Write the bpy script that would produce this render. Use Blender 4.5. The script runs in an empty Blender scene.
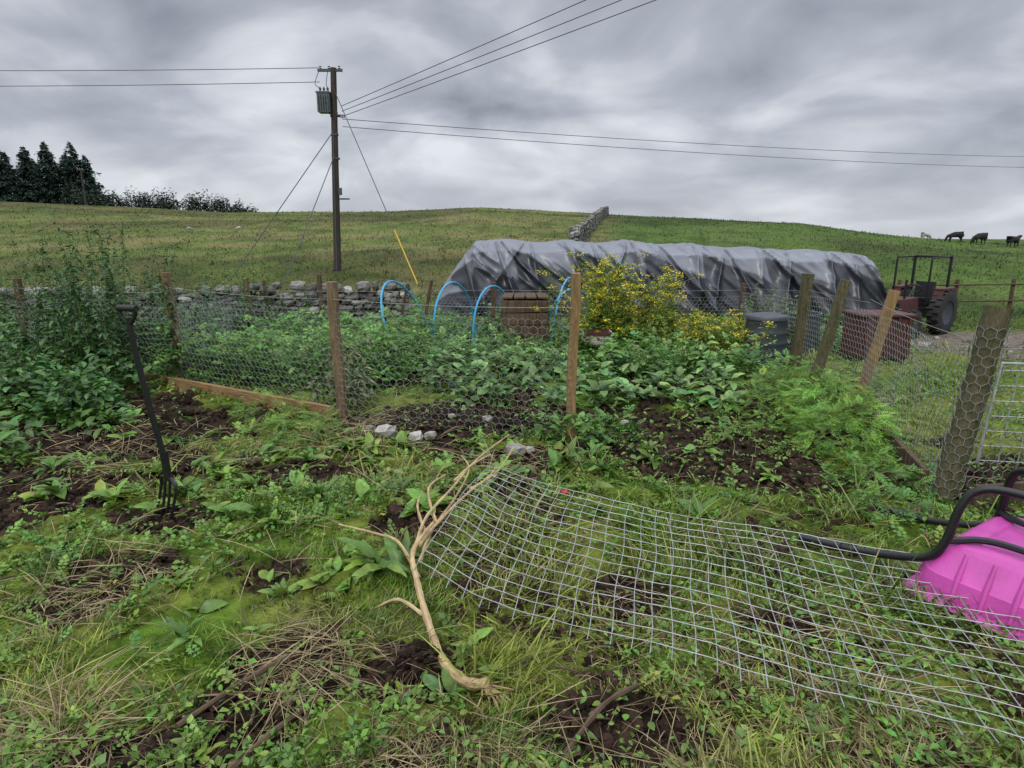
import bpy, math, random
import numpy as np
from mathutils import Vector
random.seed(5); rng=np.random.default_rng(5)
sc=bpy.context.scene
sc.view_settings.view_transform='Standard'; sc.view_settings.look='None'; sc.view_settings.exposure=0
# ---------------- helpers ----------------
def ss(a,b,x):
    t=np.clip((np.asarray(x,dtype=float)-a)/(b-a),0,1); return t*t*(3-2*t)
def vn(x,y,seed=0):
    x=np.asarray(x,dtype=float); y=np.asarray(y,dtype=float)
    ix=np.floor(x); iy=np.floor(y); fx=x-ix; fy=y-iy
    def h(a,b):
        v=np.sin(a*127.1+b*311.7+seed*74.7)*43758.5453; return v-np.floor(v)
    fx=fx*fx*(3-2*fx); fy=fy*fy*(3-2*fy)
    return (h(ix,iy)*(1-fx)+h(ix+1,iy)*fx)*(1-fy)+(h(ix,iy+1)*(1-fx)+h(ix+1,iy+1)*fx)*fy
def fbm(x,y,o=4,seed=0):
    s=0;a=.5;n=0
    for i in range(o):
        s=s+a*vn(x*2**i+17*i,y*2**i-9*i,seed+i); n+=a; a*=.5
    return s/n
BLOBS=[(-.4,5.0,1.2,.48,1.25),(.2,5.9,1.3,.6,.6),(1.35,4.3,.85,.65,1.25),(1.75,3.75,.4,.3,.9),(-3.4,4.6,1.6,1.2,1.05),(-3.0,3.5,1.0,.5,1.05),(-4.8,5,1.6,1.5,.8),
 (-.36,1.95,.20,.2,1.2),(.32,1.66,.26,.16,1.2),(-.75,1.9,.28,.32,.8),(-1.2,2.6,.5,.3,.65),(-1.1,1.5,.3,.2,.8),(-1.3,3.8,.6,.3,.8),(0.1,4.2,.7,.25,.9),
 (.95,2.2,.2,.2,.55),(.5,2.5,.25,.2,.6),(-1.9,3.2,.4,.3,.9),(-1,6.8,1.8,1.2,.7),(1.5,6.3,1.3,.8,.9),(-3,7.5,1.6,1.4,.6),(-.5,3.1,.25,.3,.7),(1.0,5.0,.9,.5,1.05)]
def soil(x,y):
    m=np.zeros_like(np.asarray(x,dtype=float))
    for cx,cy,rx,ry,s in BLOBS:
        m=np.maximum(m,s*np.exp(-((x-cx)/rx)**2-((y-cy)/ry)**2))
    r=np.hypot(x,y)
    m=m+.9*(fbm(x*2.3,y*2.3,4,3)-.5)*np.where(m>.05,1,.0)
    g=ss(.56,.65,fbm(x*1.7+5,y*1.7,4,9))*ss(8,5,r)*.9*np.where((x>-.2)&(y<3.4),.45,1)
    return np.clip(np.maximum(ss(.38,.55,m),g),0,1)
RA=np.array([-3,-.772,-.425,-.169,-.048,.133,.434,.585,.77,1.2,3]); RE=np.array([.05,.046,.027,.030,.0357,.0258,.0125,-.0068,-.0216,-.03,-.03])
def H(x,y,micro=True):
    x=np.asarray(x,dtype=float); y=np.asarray(y,dtype=float)
    z=-.3*ss(6,12,y)
    z=z-.55*ss(4.5,9,x)*ss(7,14,y)*(1-ss(20,30,y))
    a=x/np.maximum(y,1)
    e=np.interp(a,RA,RE); Yr=90-42*ss(.15,.75,a)
    zr=1.5+e*Yr
    t=(y-18)/(Yr-18)
    up=np.where(t<1,t-0.06*np.exp(-((1-t)/.1)),1-.06-(t-1)*.9)
    k=np.where(t>0,ss(0,.12,t),0)
    z=z+np.where(t>0,(zr+.3)*up*k,0)
    z=np.maximum(z,-8)
    z=z+np.where(y>18,1,0)*ss(18,30,y)*((fbm(x*.05,y*.05,2,21)-.5)*.7+(fbm(x*.3,y*.3,2,22)-.5)*.16)
    if micro:
        r=np.hypot(x,y)
        z=z+ss(16,9,r)*(.09*(fbm(x*1.6,y*1.6,3,31)-.5)+.08*(fbm(x*7,y*7,3,33)-.5))
    return z
def link(o,parent=None):
    sc.collection.objects.link(o)
    if parent: o.parent=parent
    return o
def mesh_np(name,V,F,cols=None,mat=None,smooth=True,parent=None):
    k=F.shape[1]; me=bpy.data.meshes.new(name)
    me.vertices.add(len(V)); me.vertices.foreach_set('co',np.ascontiguousarray(V,dtype=np.float32).ravel())
    me.loops.add(F.size); me.loops.foreach_set('vertex_index',np.ascontiguousarray(F,dtype=np.int32).ravel())
    me.polygons.add(len(F)); me.polygons.foreach_set('loop_start',np.arange(0,F.size,k,dtype=np.int32))
    me.polygons.foreach_set('use_smooth',np.full(len(F),smooth))
    me.update(calc_edges=True)
    if cols is not None:
        at=me.color_attributes.new('Col','FLOAT_COLOR','POINT')
        c=np.ones((len(V),4),dtype=np.float32); c[:,:3]=cols; at.data.foreach_set('color',c.ravel())
    if mat: me.materials.append(mat)
    return link(bpy.data.objects.new(name,me),parent)
def rotm(yaw,pitch,roll):
    cy,sy,cp,sp,cr,sr=np.cos(yaw),np.sin(yaw),np.cos(pitch),np.sin(pitch),np.cos(roll),np.sin(roll)
    n=len(yaw); Z=np.zeros(n); O=np.ones(n)
    def M(a): return np.array(a).transpose(2,0,1)
    Rz=M([[cy,-sy,Z],[sy,cy,Z],[Z,Z,O]]); Ry=M([[cp,Z,-sp],[Z,O,Z],[sp,Z,cp]]); Rx=M([[O,Z,Z],[Z,cr,-sr],[Z,sr,cr]])
    return Rz@Ry@Rx
def instv(T,F,P,R,S,C=None,tint=None):
    n=len(P); V=T[None]*S[:,None,:]; V=np.einsum('nij,nkj->nki',R,V)+P[:,None,:]
    FF=(F[None]+(np.arange(n)*len(T))[:,None,None]).reshape(-1,F.shape[1])
    cc=None
    if C is not None:
        cc=np.repeat(C[:,None,:],len(T),1)
        if tint is not None: cc=cc*tint[None,:,None]
        cc=cc.reshape(-1,3)
    return V.reshape(-1,3),FF,cc
class Acc:
    def __init__(s): s.V=[];s.F=[];s.C=[];s.n=0
    def add(s,V,F,C): s.V.append(V);s.F.append(F+s.n);s.C.append(C);s.n+=len(V)
    def build(s,name,mat,smooth=True,parent=None): return mesh_np(name,np.concatenate(s.V),np.concatenate(s.F),np.concatenate(s.C),mat,smooth,parent)
def leafT(st,w,droop,fold,wav=0):
    V=[]
    for i,(x,h) in enumerate(zip(st,w)):
        z=x*.0-droop*x*x
        wv=wav*math.sin(i*2.3)
        V+= [(x,-h,z+fold*h+wv),(x,0,z),(x,h,z+fold*h-wv)]
    F=[]
    for i in range(len(st)-1):
        a=i*3; F+=[(a,a+3,a+4,a+1),(a+1,a+4,a+5,a+2)]
    return np.array(V,dtype=float),np.array(F)
LEAF=leafT([0,.12,.35,.6,.85,1],[.02,.14,.25,.23,.13,.008],.35,.45,.03)
SLEAF=leafT([0,.35,.7,1],[.05,.3,.27,.02],.25,.4)
LONG=leafT([0,.15,.3,.45,.6,.75,.9,1],[.03,.08,.15,.11,.16,.11,.07,.005],.5,.5,.03)
def compT(pairs,ll,lw,droop):
    V=[];F=[]
    def quad(c,dx,dy,l,w,z0):
        n=len(V); nx,ny=-dy,dx
        def P(a,b,zz): 
            x=c[0]+dx*l*a+nx*w*b; return (x,c[1]+dy*l*a+ny*w*b,-droop*c[0]**2+zz)
        V.extend([P(0,0,0),P(.5,-.5,.02+z0),P(1,0,-.05+z0),P(.5,.5,.02+z0)]); F.append((n,n+1,n+2,n+3))
    for k in range(pairs):
        x=.22+.62*k/(pairs-1); s=1-.35*abs(k/(pairs-1)-.5)*2
        for sg in (-1,1): quad((x,0),.35,sg*.937,ll*s,lw*s,.03*sg*((k%2)-.5))
    quad((.78,0),1,0,ll*1.25,lw*1.3,0)
    n=len(V); V.extend([(0,-.008,0),(0,.008,0),(.85,.005,-droop*.72),(.85,-.005,-droop*.72)]); F.append((n,n+1,n+2,n+3))
    return np.array(V,dtype=float),np.array(F)
COMP=compT(4,.27,.20,.35); FERN=compT(8,.30,.07,.3)
def bladeT(droop):
    V=[];
    for x,h in zip([0,.35,.7,1],[.5,.45,.3,.03]):
        V+=[(x,-h,-droop*x*x),(x,h,-droop*x*x)]
    return np.array(V),np.array([(0,2,3,1),(2,4,5,3),(4,6,7,5)])
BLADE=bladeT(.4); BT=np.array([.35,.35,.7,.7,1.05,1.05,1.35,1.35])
def stone_T(seed):
    r=np.random.default_rng(seed); V=[];idx={}
    g=[-1,0,1]
    for x in g:
        for y in g:
            for z in g:
                if (x,y,z)!=(0,0,0):
                    v=np.array([x,y,z],float); v=v/ (np.linalg.norm(v)**.62); idx[(x,y,z)]=len(V); V.append(v*.5+r.normal(0,.045,3))
    F=[]
    for ax in range(3):
        o=[i for i in range(3) if i!=ax]
        for sgn in (-1,1):
            for a in (-1,0):
                for b in (-1,0):
                    q=[]
                    for da,db in ((0,0),(1,0),(1,1),(0,1)):
                        p=[0,0,0]; p[ax]=sgn; p[o[0]]=a+da; p[o[1]]=b+db; q.append(idx[tuple(p)])
                    if (sgn<0)!=(ax==1): q=q[::-1]
                    F.append(q)
    return np.array(V),np.array(F)
# ---------------- materials ----------------
def mat(name,col=(.5,.5,.5),rough=.6,metal=0,noise=0,nscale=8,col2=None,attr=False,transl=0,bump=0,bscale=40,spec=.5,stretch=None):
    m=bpy.data.materials.new(name); m.use_nodes=True; nt=m.node_tree; N=nt.nodes; L=nt.links
    b=N['Principled BSDF']; b.inputs['Roughness'].default_value=rough; b.inputs['Metallic'].default_value=metal
    b.inputs['Specular IOR Level'].default_value=spec
    tc=N.new('ShaderNodeTexCoord'); src=tc.outputs['Object']
    if stretch:
        mp=N.new('ShaderNodeMapping'); mp.inputs['Scale'].default_value=stretch; L.new(src,mp.inputs['Vector']); src=mp.outputs['Vector']
    cout=None
    if attr:
        a=N.new('ShaderNodeAttribute'); a.attribute_name='Col'; cout=a.outputs['Color']
    if noise>0 or col2:
        n=N.new('ShaderNodeTexNoise'); n.inputs['Scale'].default_value=nscale; n.inputs['Detail'].default_value=6; n.inputs['Roughness'].default_value=.65
        L.new(src,n.inputs['Vector'])
        r=N.new('ShaderNodeMapRange'); r.inputs['From Min'].default_value=.35; r.inputs['From Max'].default_value=.65; L.new(n.outputs['Fac'],r.inputs['Value'])
        mx=N.new('ShaderNodeMix'); mx.data_type='RGBA'
        if attr:
            mx.blend_type='MULTIPLY'; mx.inputs['Factor'].default_value=1
            r.inputs['To Min'].default_value=1-noise; r.inputs['To Max'].default_value=1+noise
            L.new(cout,mx.inputs[6]); L.new(r.outputs['Result'],mx.inputs[7])
        else:
            mx.inputs[6].default_value=(*col,1); mx.inputs[7].default_value=(*(col2 or [c*(1-noise) for c in col]),1); L.new(r.outputs['Result'],mx.inputs['Factor'])
        cout=mx.outputs[2]
    if cout: L.new(cout,b.inputs['Base Color'])
    else: b.inputs['Base Color'].default_value=(*col,1)
    if bump>0:
        n2=N.new('ShaderNodeTexNoise'); n2.inputs['Scale'].default_value=bscale; n2.inputs['Detail'].default_value=8; L.new(src,n2.inputs['Vector'])
        bp=N.new('ShaderNodeBump'); bp.inputs['Strength'].default_value=bump; bp.inputs['Distance'].default_value=.02
        L.new(n2.outputs['Fac'],bp.inputs['Height']); L.new(bp.outputs['Normal'],b.inputs['Normal'])
    if transl>0:
        t=N.new('ShaderNodeBsdfTranslucent'); ms=N.new('ShaderNodeMixShader'); ms.inputs[0].default_value=transl
        if cout: L.new(cout,t.inputs['Color'])
        else: t.inputs['Color'].default_value=(*col,1)
        L.new(b.outputs[0],ms.inputs[1]); L.new(t.outputs[0],ms.inputs[2]); L.new(ms.outputs[0],N['Material Output'].inputs['Surface'])
    return m
M_ground=mat('ground_mat',attr=True,noise=.5,nscale=9,rough=.95,bump=.9,bscale=35,spec=.1)
M_grass=mat('grass_mat',attr=True,rough=.45,transl=.35,spec=.4)
M_leaf=mat('leaf_mat',attr=True,noise=.25,nscale=30,rough=.42,transl=.28,spec=.45)
M_soil=mat('soil_clod_mat',attr=True,noise=.3,nscale=60,rough=.95,spec=.1)
M_stone=mat('stone_mat',attr=True,noise=.4,nscale=14,rough=.9,bump=.6,bscale=30,spec=.2)
M_post=mat('post_wood',(.27,.185,.10),.85,col2=(.12,.09,.06),nscale=6,bump=.6,bscale=20,stretch=(8,8,1),spec=.15)
M_postnew=mat('post_wood_new',(.35,.225,.10),.8,col2=(.18,.12,.06),nscale=6,bump=.5,bscale=20,stretch=(8,8,1),spec=.15)
M_postgreen=mat('post_mossy',(.15,.125,.08),.9,col2=(.065,.07,.03),nscale=5,bump=.8,bscale=20,stretch=(6,6,1.5),spec=.1)
M_board=mat('board_wood',(.34,.20,.095),.8,col2=(.16,.10,.055),nscale=5,bump=.5,bscale=18,stretch=(1,8,8),spec=.15)
M_oldwood=mat('old_wood',(.15,.105,.07),.9,col2=(.06,.042,.03),nscale=5,bump=.5,bscale=20,stretch=(8,8,1),spec=.1)
M_pole=mat('pole_wood',(.085,.068,.055),.85,col2=(.04,.034,.03),nscale=4,stretch=(8,8,.6),bump=.3,spec=.15)
M_wire=mat('galvanised_wire',(.42,.43,.43),.5,.4,noise=.35,nscale=20)
M_netwire=mat('netting_wire',(.27,.28,.275),.5,.3)
M_cable=mat('cable',(.07,.075,.085),.6)
M_black=mat('black_paint',(.012,.012,.013),.38,0,noise=.4,nscale=20)
M_rubber=mat('rubber',(.02,.02,.02),.8,bump=.3)
M_pink=mat('pink_plastic',(.54,.07,.36),.42,col2=(.44,.055,.29),nscale=7,bump=.08,bscale=60)
M_blue=mat('blue_pipe',(.04,.32,.56),.4)
M_yellow=mat('yellow_guard',(.6,.38,.03),.5)
M_trans=mat('transformer_paint',(.13,.15,.155),.5,noise=.3)
M_bin=mat('bin_plastic',(.055,.065,.08),.55,noise=.3,nscale=4)
M_red=mat('rust_red',(.095,.024,.022),.7,col2=(.05,.017,.016),nscale=6)
M_straw=mat('straw_mat',attr=True,rough=.7,transl=.2,spec=.2)
M_bark=mat('bark',(.07,.05,.035),.9,bump=.5)
M_wool_d=mat('dark_wool',(.018,.016,.016),.95,bump=.6,bscale=25)
M_wool_w=mat('white_wool',(.42,.40,.36),.95,bump=.6,bscale=25)
M_white=mat('white_insulator',(.35,.35,.34),.3)
M_tag=mat('crate_white',(.45,.4,.38),.6)
M_tarp=mat('tarpaulin',attr=True,noise=.12,nscale=2.5,rough=.38,bump=.35,bscale=6,spec=.5)
class MB:
    def __init__(s): s.v=[];s.f=[];s.m=[]
    def box(s,c,size,rot=None,mi=0,taper=1,jit=0):
        from mathutils import Euler
        R=Euler(rot or (0,0,0)).to_matrix(); b=len(s.v)
        for z in (-1,1):
            k=taper if z>0 else 1
            for x,y in ((-1,-1),(1,-1),(1,1),(-1,1)):
                p=R@Vector((x*size[0]/2*k,y*size[1]/2*k,z*size[2]/2)); s.v.append((p.x+c[0]+random.uniform(-jit,jit),p.y+c[1]+random.uniform(-jit,jit),p.z+c[2]+random.uniform(-jit,jit)))
        for q in ((3,2,1,0),(4,5,6,7),(0,1,5,4),(1,2,6,5),(2,3,7,6),(3,0,4,7)): s.f.append([b+i for i in q]); s.m.append(mi)
    def tube(s,pts,r,n=8,mi=0,cap=True,ph=0):
        pts=[Vector(p) for p in pts]; k=len(pts); rr=r if hasattr(r,'__len__') else [r]*k
        b=len(s.v); up=None
        for i,p in enumerate(pts):
            t=(pts[min(i+1,k-1)]-pts[max(i-1,0)]).normalized()
            if up is None: up=Vector((0,0,1)) if abs(t.z)<.9 else Vector((1,0,0))
            a=t.cross(up)
            if a.length<1e-4: a=t.cross(Vector((0,1,0)))
            a.normalize(); up=a.cross(t).normalized(); 
            for j in range(n):
                w=2*math.pi*j/n+ph; q=p+(a*math.cos(w)+up*math.sin(w))*rr[i]; s.v.append(tuple(q))
        for i in range(k-1):
            for j in range(n):
                s.f.append([b+i*n+j,b+i*n+(j+1)%n,b+(i+1)*n+(j+1)%n,b+(i+1)*n+j]); s.m.append(mi)
        if cap:
            s.f.append([b+j for j in range(n)][::-1]); s.m.append(mi)
            s.f.append([b+(k-1)*n+j for j in range(n)]); s.m.append(mi)
    def lathe(s,c,prof,n=24,mi=0,axis='z'):
        b=len(s.v)
        for (r,h) in prof:
            for j in range(n):
                w=2*math.pi*j/n; x,y=r*math.cos(w),r*math.sin(w)
                p={'z':(x,y,h),'x':(h,x,y),'y':(x,h,y)}[axis]; s.v.append((c[0]+p[0],c[1]+p[1],c[2]+p[2]))
        for i in range(len(prof)-1):
            for j in range(n): s.f.append([b+i*n+j,b+i*n+(j+1)%n,b+(i+1)*n+(j+1)%n,b+(i+1)*n+j]); s.m.append(mi)
    def obj(s,name,mats,parent=None,smooth=True,bevel=0,loc=None,rotz=0):
        me=bpy.data.meshes.new(name); me.from_pydata(s.v,[],s.f)
        for m in mats: me.materials.append(m)
        me.polygons.foreach_set('material_index',s.m); me.polygons.foreach_set('use_smooth',[smooth]*len(s.f)); me.update()
        o=bpy.data.objects.new(name,me); link(o,parent)
        if smooth and hasattr(me,'set_sharp_from_angle'): me.set_sharp_from_angle(angle=math.radians(40))
        if bevel:
            md=o.modifiers.new('Bevel','BEVEL'); md.width=bevel; md.segments=2; md.limit_method='ANGLE'
        if loc: o.location=loc
        o.rotation_euler[2]=rotz
        return o
def empty(name,loc=(0,0,0)):
    e=bpy.data.objects.new(name,None); e.location=loc; link(e); return e
def h1(x,y): return float(H(np.array([x]),np.array([y]))[0])
def spline(pts,n=8):
    P=[Vector(p) for p in pts]; out=[]
    for i in range(len(P)-1):
        p0=P[max(i-1,0)];p1=P[i];p2=P[i+1];p3=P[min(i+2,len(P)-1)]
        for k in range(n):
            t=k/n; out.append(.5*((2*p1)+(p2-p0)*t+(2*p0-5*p1+4*p2-p3)*t*t+(3*p1-p0-3*p2+p3)*t**3))
    out.append(P[-1]); return out
# ---------------- ground ----------------
nr,na=330,760
rad=.25*(900/.25)**(np.arange(nr)/(nr-1)); ang=np.linspace(0,2*np.pi,na,endpoint=False)
X=(rad[:,None]*np.sin(ang)[None]); Y=(rad[:,None]*np.cos(ang)[None]); Z=H(X,Y)
S=soil(X,Y); Z=Z-.02*S+S*.06*(fbm(X*12,Y*12,2,4)-.5)
V=np.stack([X,Y,Z],-1).reshape(-1,3)
i=np.arange(nr-1)[:,None]*na; j=np.arange(na)[None]; j2=(j+1)%na
F=np.stack([i+j,i+na+j,i+na+j2,i+j2],-1).reshape(-1,4)
def lerp(a,b,t): return a*(1-t[...,None])+b*t[...,None]
def field_col(X,Y):
    n1=fbm(X*.35,Y*.35,4,41); n2=fbm(X*.08,Y*.08,3,43)
    g1=np.array([.095,.125,.030]); g2=np.array([.15,.145,.052]); g3=np.array([.06,.11,.02])
    c=lerp(np.broadcast_to(g1,X.shape+(3,)),g2,ss(.42,.62,n1)); 
    right=ss(0,3,X-(2.9+(Y-30)*.174))
    c=lerp(c,np.broadcast_to(g3,c.shape),right*.75)
    c=lerp(c,c*.6,ss(.45,.65,n2)); c=lerp(c,c*.7,ss(.5,.62,fbm(X*.9,Y*.5,3,47))); return c
gn=fbm(X*2.5,Y*2.5,4,51)
near=lerp(np.broadcast_to(np.array([.065,.115,.012]),X.shape+(3,)),np.array([.11,.135,.022]),ss(.4,.6,gn))
C=lerp(near,field_col(X,Y),ss(10,20,Y))
trk=np.exp(-((Y-(13.2+.1*(X-8)))/1.6)**2)*ss(6.5,8.5,X); trk=np.maximum(trk,np.exp(-((X-7.2)/1.4)**2-((Y-9.5)/2.5)**2)*.9)
C=lerp(C,np.broadcast_to(np.array([.13,.11,.085]),C.shape),ss(.3,.6,trk+.4*(fbm(X*1.2,Y*1.2,3,61)-.5)))
C=lerp(C,np.broadcast_to(np.array([.020,.0125,.009]),C.shape),S)
ground=mesh_np('ground',V,F,C.reshape(-1,3),M_ground)
# ---------------- grass ----------------
def scatter(n,r0,r1,a0=-62,a1=62):
    r=r0*(r1/r0)**rng.random(n); a=np.radians(rng.uniform(a0,a1,n)); return r*np.sin(a),r*np.cos(a),r
def trackmask(x,y):
    return np.maximum(np.exp(-((y-(13.2+.1*(x-8)))/1.6)**2)*ss(6.5,8.5,x),np.exp(-((x-7.2)/1.4)**2-((y-9.5)/2.5)**2)*.9)
def blades(name,n,r0,r1,hmin,hmax,w,colf,keep,pit=(35,85),mat_=M_grass,zoff=-.01,T=BLADE,hpow=1.5,wr=.25):
    x,y,r=scatter(n,r0,r1); k=keep(x,y,r); x,y,r=x[k],y[k],r[k]; n=len(x)
    z=H(x,y)+zoff
    hh=hmin+(hmax-hmin)*rng.random(n)**hpow*(.2+1.6*ss(.38,.64,fbm(x*3,y*3,3,71)))
    S_=np.stack([hh,w*(1+wr*(r-1.5)),hh],-1); S_[:,1]*=rng.uniform(.6,1.4,n)
    yaw=rng.uniform(0,6.283,n)
    yaw=np.where(rng.random(n)<.6,fbm(x*2.2,y*2.2,2,81)*14+rng.normal(0,.6,n),yaw)
    R=rotm(yaw,np.radians(rng.uniform(*pit,n)),rng.uniform(-.8,.8,n))
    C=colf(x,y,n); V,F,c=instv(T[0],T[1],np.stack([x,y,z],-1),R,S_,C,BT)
    return mesh_np(name,V,F,c,mat_)
def gcol(x,y,n):
    g=fbm(x*1.5,y*1.5,3,91); a=np.array([.13,.245,.018]); b=np.array([.26,.32,.045]); d=np.array([.05,.125,.018])
    c=lerp(np.broadcast_to(a,(n,3)),b,ss(.45,.65,g)); c=lerp(c,np.broadcast_to(d,(n,3)),ss(.5,.3,g)*.85)
    c=lerp(c,np.broadcast_to(np.array([.25,.225,.08]),(n,3)),ss(.56,.70,fbm(x*2.8+9,y*2.8,3,95))*.8)
    c=c*(.4+1.15*rng.random((n,1))**1.2); s=rng.random(n)<.08; c[s]=np.array([.38,.31,.14])*rng.uniform(.6,1.2,(s.sum(),1)); return c
def inbed(x,y): return ((x>-4.5)&(x<2.9)&(y>5.0)&(y<9.5))
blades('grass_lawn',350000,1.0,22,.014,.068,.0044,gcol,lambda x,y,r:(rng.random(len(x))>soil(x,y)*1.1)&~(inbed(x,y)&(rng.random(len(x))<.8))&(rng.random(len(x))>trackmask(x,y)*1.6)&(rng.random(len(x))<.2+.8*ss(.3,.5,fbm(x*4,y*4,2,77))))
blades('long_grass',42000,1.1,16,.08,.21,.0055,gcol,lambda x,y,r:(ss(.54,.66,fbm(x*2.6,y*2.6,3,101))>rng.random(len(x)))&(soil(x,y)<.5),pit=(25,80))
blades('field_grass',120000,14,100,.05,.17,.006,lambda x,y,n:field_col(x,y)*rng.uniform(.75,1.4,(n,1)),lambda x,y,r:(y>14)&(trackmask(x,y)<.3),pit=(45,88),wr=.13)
def scol(x,y,n): return np.array([.40,.32,.17])*rng.uniform(.5,1.25,(n,1))
def strawkeep(x,y,r):
    m=np.zeros(len(x))
    for cx,cy,q,s in [(-1.38,1.62,.17,1.4),(-1.25,4.55,.35,1),(1.1,1.72,.2,1.5),(.9,1.9,.3,.6),(-.75,1.95,.2,.5),(.1,2.9,.4,.3),(-2.6,3.9,.5,.5),(1.4,2.3,.4,.3),(-1.4,5.0,.4,.8),(-.1,3.9,.5,.4),(-1.75,2.4,.25,.6),(-1.9,4.3,.4,.7),(-3.2,4.7,.4,.6),(.6,2.2,.3,.3),(-.3,1.6,.2,.5)]:
        m=np.maximum(m,s*np.exp(-((x-cx)**2+(y-cy)**2)/q**2))
    return (rng.random(len(x))<m+.018)
blades('dead_grass',95000,1.1,7,.06,.24,.003,scol,strawkeep,pit=(2,40),mat_=M_straw,zoff=.012)
x,y,r=scatter(95000,1.1,11); k=soil(x,y)>.3; x,y,r=x[k],y[k],r[k]; n=len(x)
ST=stone_T(1)
s_=.004+.032*rng.random(n)**3*(.6+.25*r)
V,F,c=instv(*ST,np.stack([x,y,H(x,y)-.012],-1),rotm(rng.uniform(0,6,n),rng.uniform(-1,1,n),rng.uniform(-1,1,n)),np.stack([s_*1.3,s_,s_*.8],-1),np.array([.030,.019,.013])*rng.uniform(.4,1.9,(n,1)))
mesh_np('soil_clods',V,F,c,M_soil,False)
# ---------------- leafy plants ----------------
def leaves(acc,T,P,yaw,pitch,roll,L,W,col):
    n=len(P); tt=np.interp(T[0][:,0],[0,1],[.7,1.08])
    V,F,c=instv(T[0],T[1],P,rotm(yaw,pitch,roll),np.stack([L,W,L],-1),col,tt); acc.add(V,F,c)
def vary(base,n,lo=.55,hi=1.4,hue=.16,gain=1.38):
    c=np.array(base)[None]*gain*rng.uniform(lo,hi,(n,1)); c[:,0]*=1+rng.normal(0,hue,n); return np.clip(c,.004,1)
x,y,r=scatter(60000,1.1,9); k=(rng.random(len(x))<ss(.44,.62,fbm(x*1.4,y*1.4,3,111))*(1-.75*soil(x,y))); x,y,r=x[k],y[k],r[k]; n=len(x)
A=Acc(); L=rng.uniform(.010,.03,n)*(1+.12*(r-1))
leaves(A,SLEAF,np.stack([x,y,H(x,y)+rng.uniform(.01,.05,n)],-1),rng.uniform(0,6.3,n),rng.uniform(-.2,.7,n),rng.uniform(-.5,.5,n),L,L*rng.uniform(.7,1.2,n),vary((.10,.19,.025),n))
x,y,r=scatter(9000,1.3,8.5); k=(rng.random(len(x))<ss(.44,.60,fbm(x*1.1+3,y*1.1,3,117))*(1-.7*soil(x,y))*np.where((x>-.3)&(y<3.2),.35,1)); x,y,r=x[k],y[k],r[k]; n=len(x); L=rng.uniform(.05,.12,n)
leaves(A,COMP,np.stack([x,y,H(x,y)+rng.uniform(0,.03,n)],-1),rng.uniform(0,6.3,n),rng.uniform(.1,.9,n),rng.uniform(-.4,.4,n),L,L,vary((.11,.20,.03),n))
A.build('small_weeds',M_leaf)
A=Acc()
def rosette(cx,cy,nl,Ls,base,T=LONG,pit=(.1,.95),z0=0):
    n=nl; P=np.stack([cx+rng.normal(0,.015,n),cy+rng.normal(0,.015,n),np.full(n,h1(cx,cy)+z0)],-1)
    L=Ls*rng.uniform(.5,1.2,n); leaves(A,T,P,rng.uniform(0,6.3,n),rng.uniform(*pit,n),rng.uniform(-.6,.6,n),L,L*rng.uniform(.7,1.2,n),vary(base,n,.6,1.3))
x,y,r=scatter(1700,1.4,8); k=rng.random(1700)<(.15+.85*ss(2.7,3.5,y)*ss(6.5,4.5,y))*np.where(x<2.3,1,.3)*np.where((x>0)&(y<3.3),.12,1)*(1-.6*soil(x,y)); x,y,r=x[k],y[k],r[k]
for a,b,q in zip(x,y,r):
    t=random.random(); base=(.12,.21,.03) if t<.5 else ((.075,.15,.025) if t<.85 else (.19,.23,.05))
    rosette(a,b,random.randint(5,11),random.uniform(.04,.10)*(1+.08*q),base,random.choice([LONG,COMP,COMP,LEAF]))
for a,b,l in [(-.58,2.55,.19),(-.5,2.62,.17),(-.62,2.6,.15),(-1.2,2.05,.11),(-.95,2.4,.10),(-2.2,3.3,.15),(-1.9,3.5,.14),(-2.9,2.9,.17),(-1.75,3.7,.15),(-.65,3.5,.14),(-1.1,3.4,.12),(-.1,3.75,.14),(.35,3.9,.18),(.6,3.8,.16),(.55,4.1,.16),(-2.9,3.8,.18),(-3.4,3.4,.18),(.1,1.5,.09),(-1.35,4.0,.14),(-.9,4.0,.13)]:
    rosette(a,b,10,l,(.15,.25,.035) if random.random()<.5 else (.09,.17,.03),LONG,(.2,1.2),.02)
for q in range(48):
    a=random.uniform(-3.3,1.0); b=random.uniform(2.9,4.5); rosette(a,b,random.randint(5,9),random.uniform(.09,.15),random.choice([(.12,.21,.032),(.10,.18,.03),(.15,.23,.035)]),LEAF,(.1,1.0),.01)
for q in range(12):
    a=random.uniform(-1.5,-.3); b=random.uniform(1.8,2.9); rosette(a,b,random.randint(4,7),random.uniform(.06,.11),(.13,.22,.032),LEAF,(.1,.9),.01)
A.build('broadleaf_weeds',M_leaf)
def dome(acc,cx,cy,rx,ry,h,n,Lr,base,T=SLEAF,z0=None,inner=.35,wr=1.0,pit=(-.5,.8),hi=1.4):
    th=rng.uniform(0,6.283,n); ph=np.arccos(rng.random(n)*.98); rr=inner+(1-inner)*rng.random(n)**.5
    rr=rr*(.75+.5*vn(th*1.6+cx*7,ph*3+cy*5,131))
    dx=np.sin(ph)*np.cos(th); dy=np.sin(ph)*np.sin(th); dz=np.cos(ph)
    zz=(h1(cx,cy) if z0 is None else z0)
    P=np.stack([cx+dx*rr*rx,cy+dy*rr*ry,zz+dz*rr*h],-1)
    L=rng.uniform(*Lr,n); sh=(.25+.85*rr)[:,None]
    leaves(acc,T,P,th+rng.normal(0,.9,n),rng.uniform(*pit,n),rng.uniform(-.6,.6,n),L,L*wr*rng.uniform(.7,1.2,n),vary(base,n,.55,hi)*sh)
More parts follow.
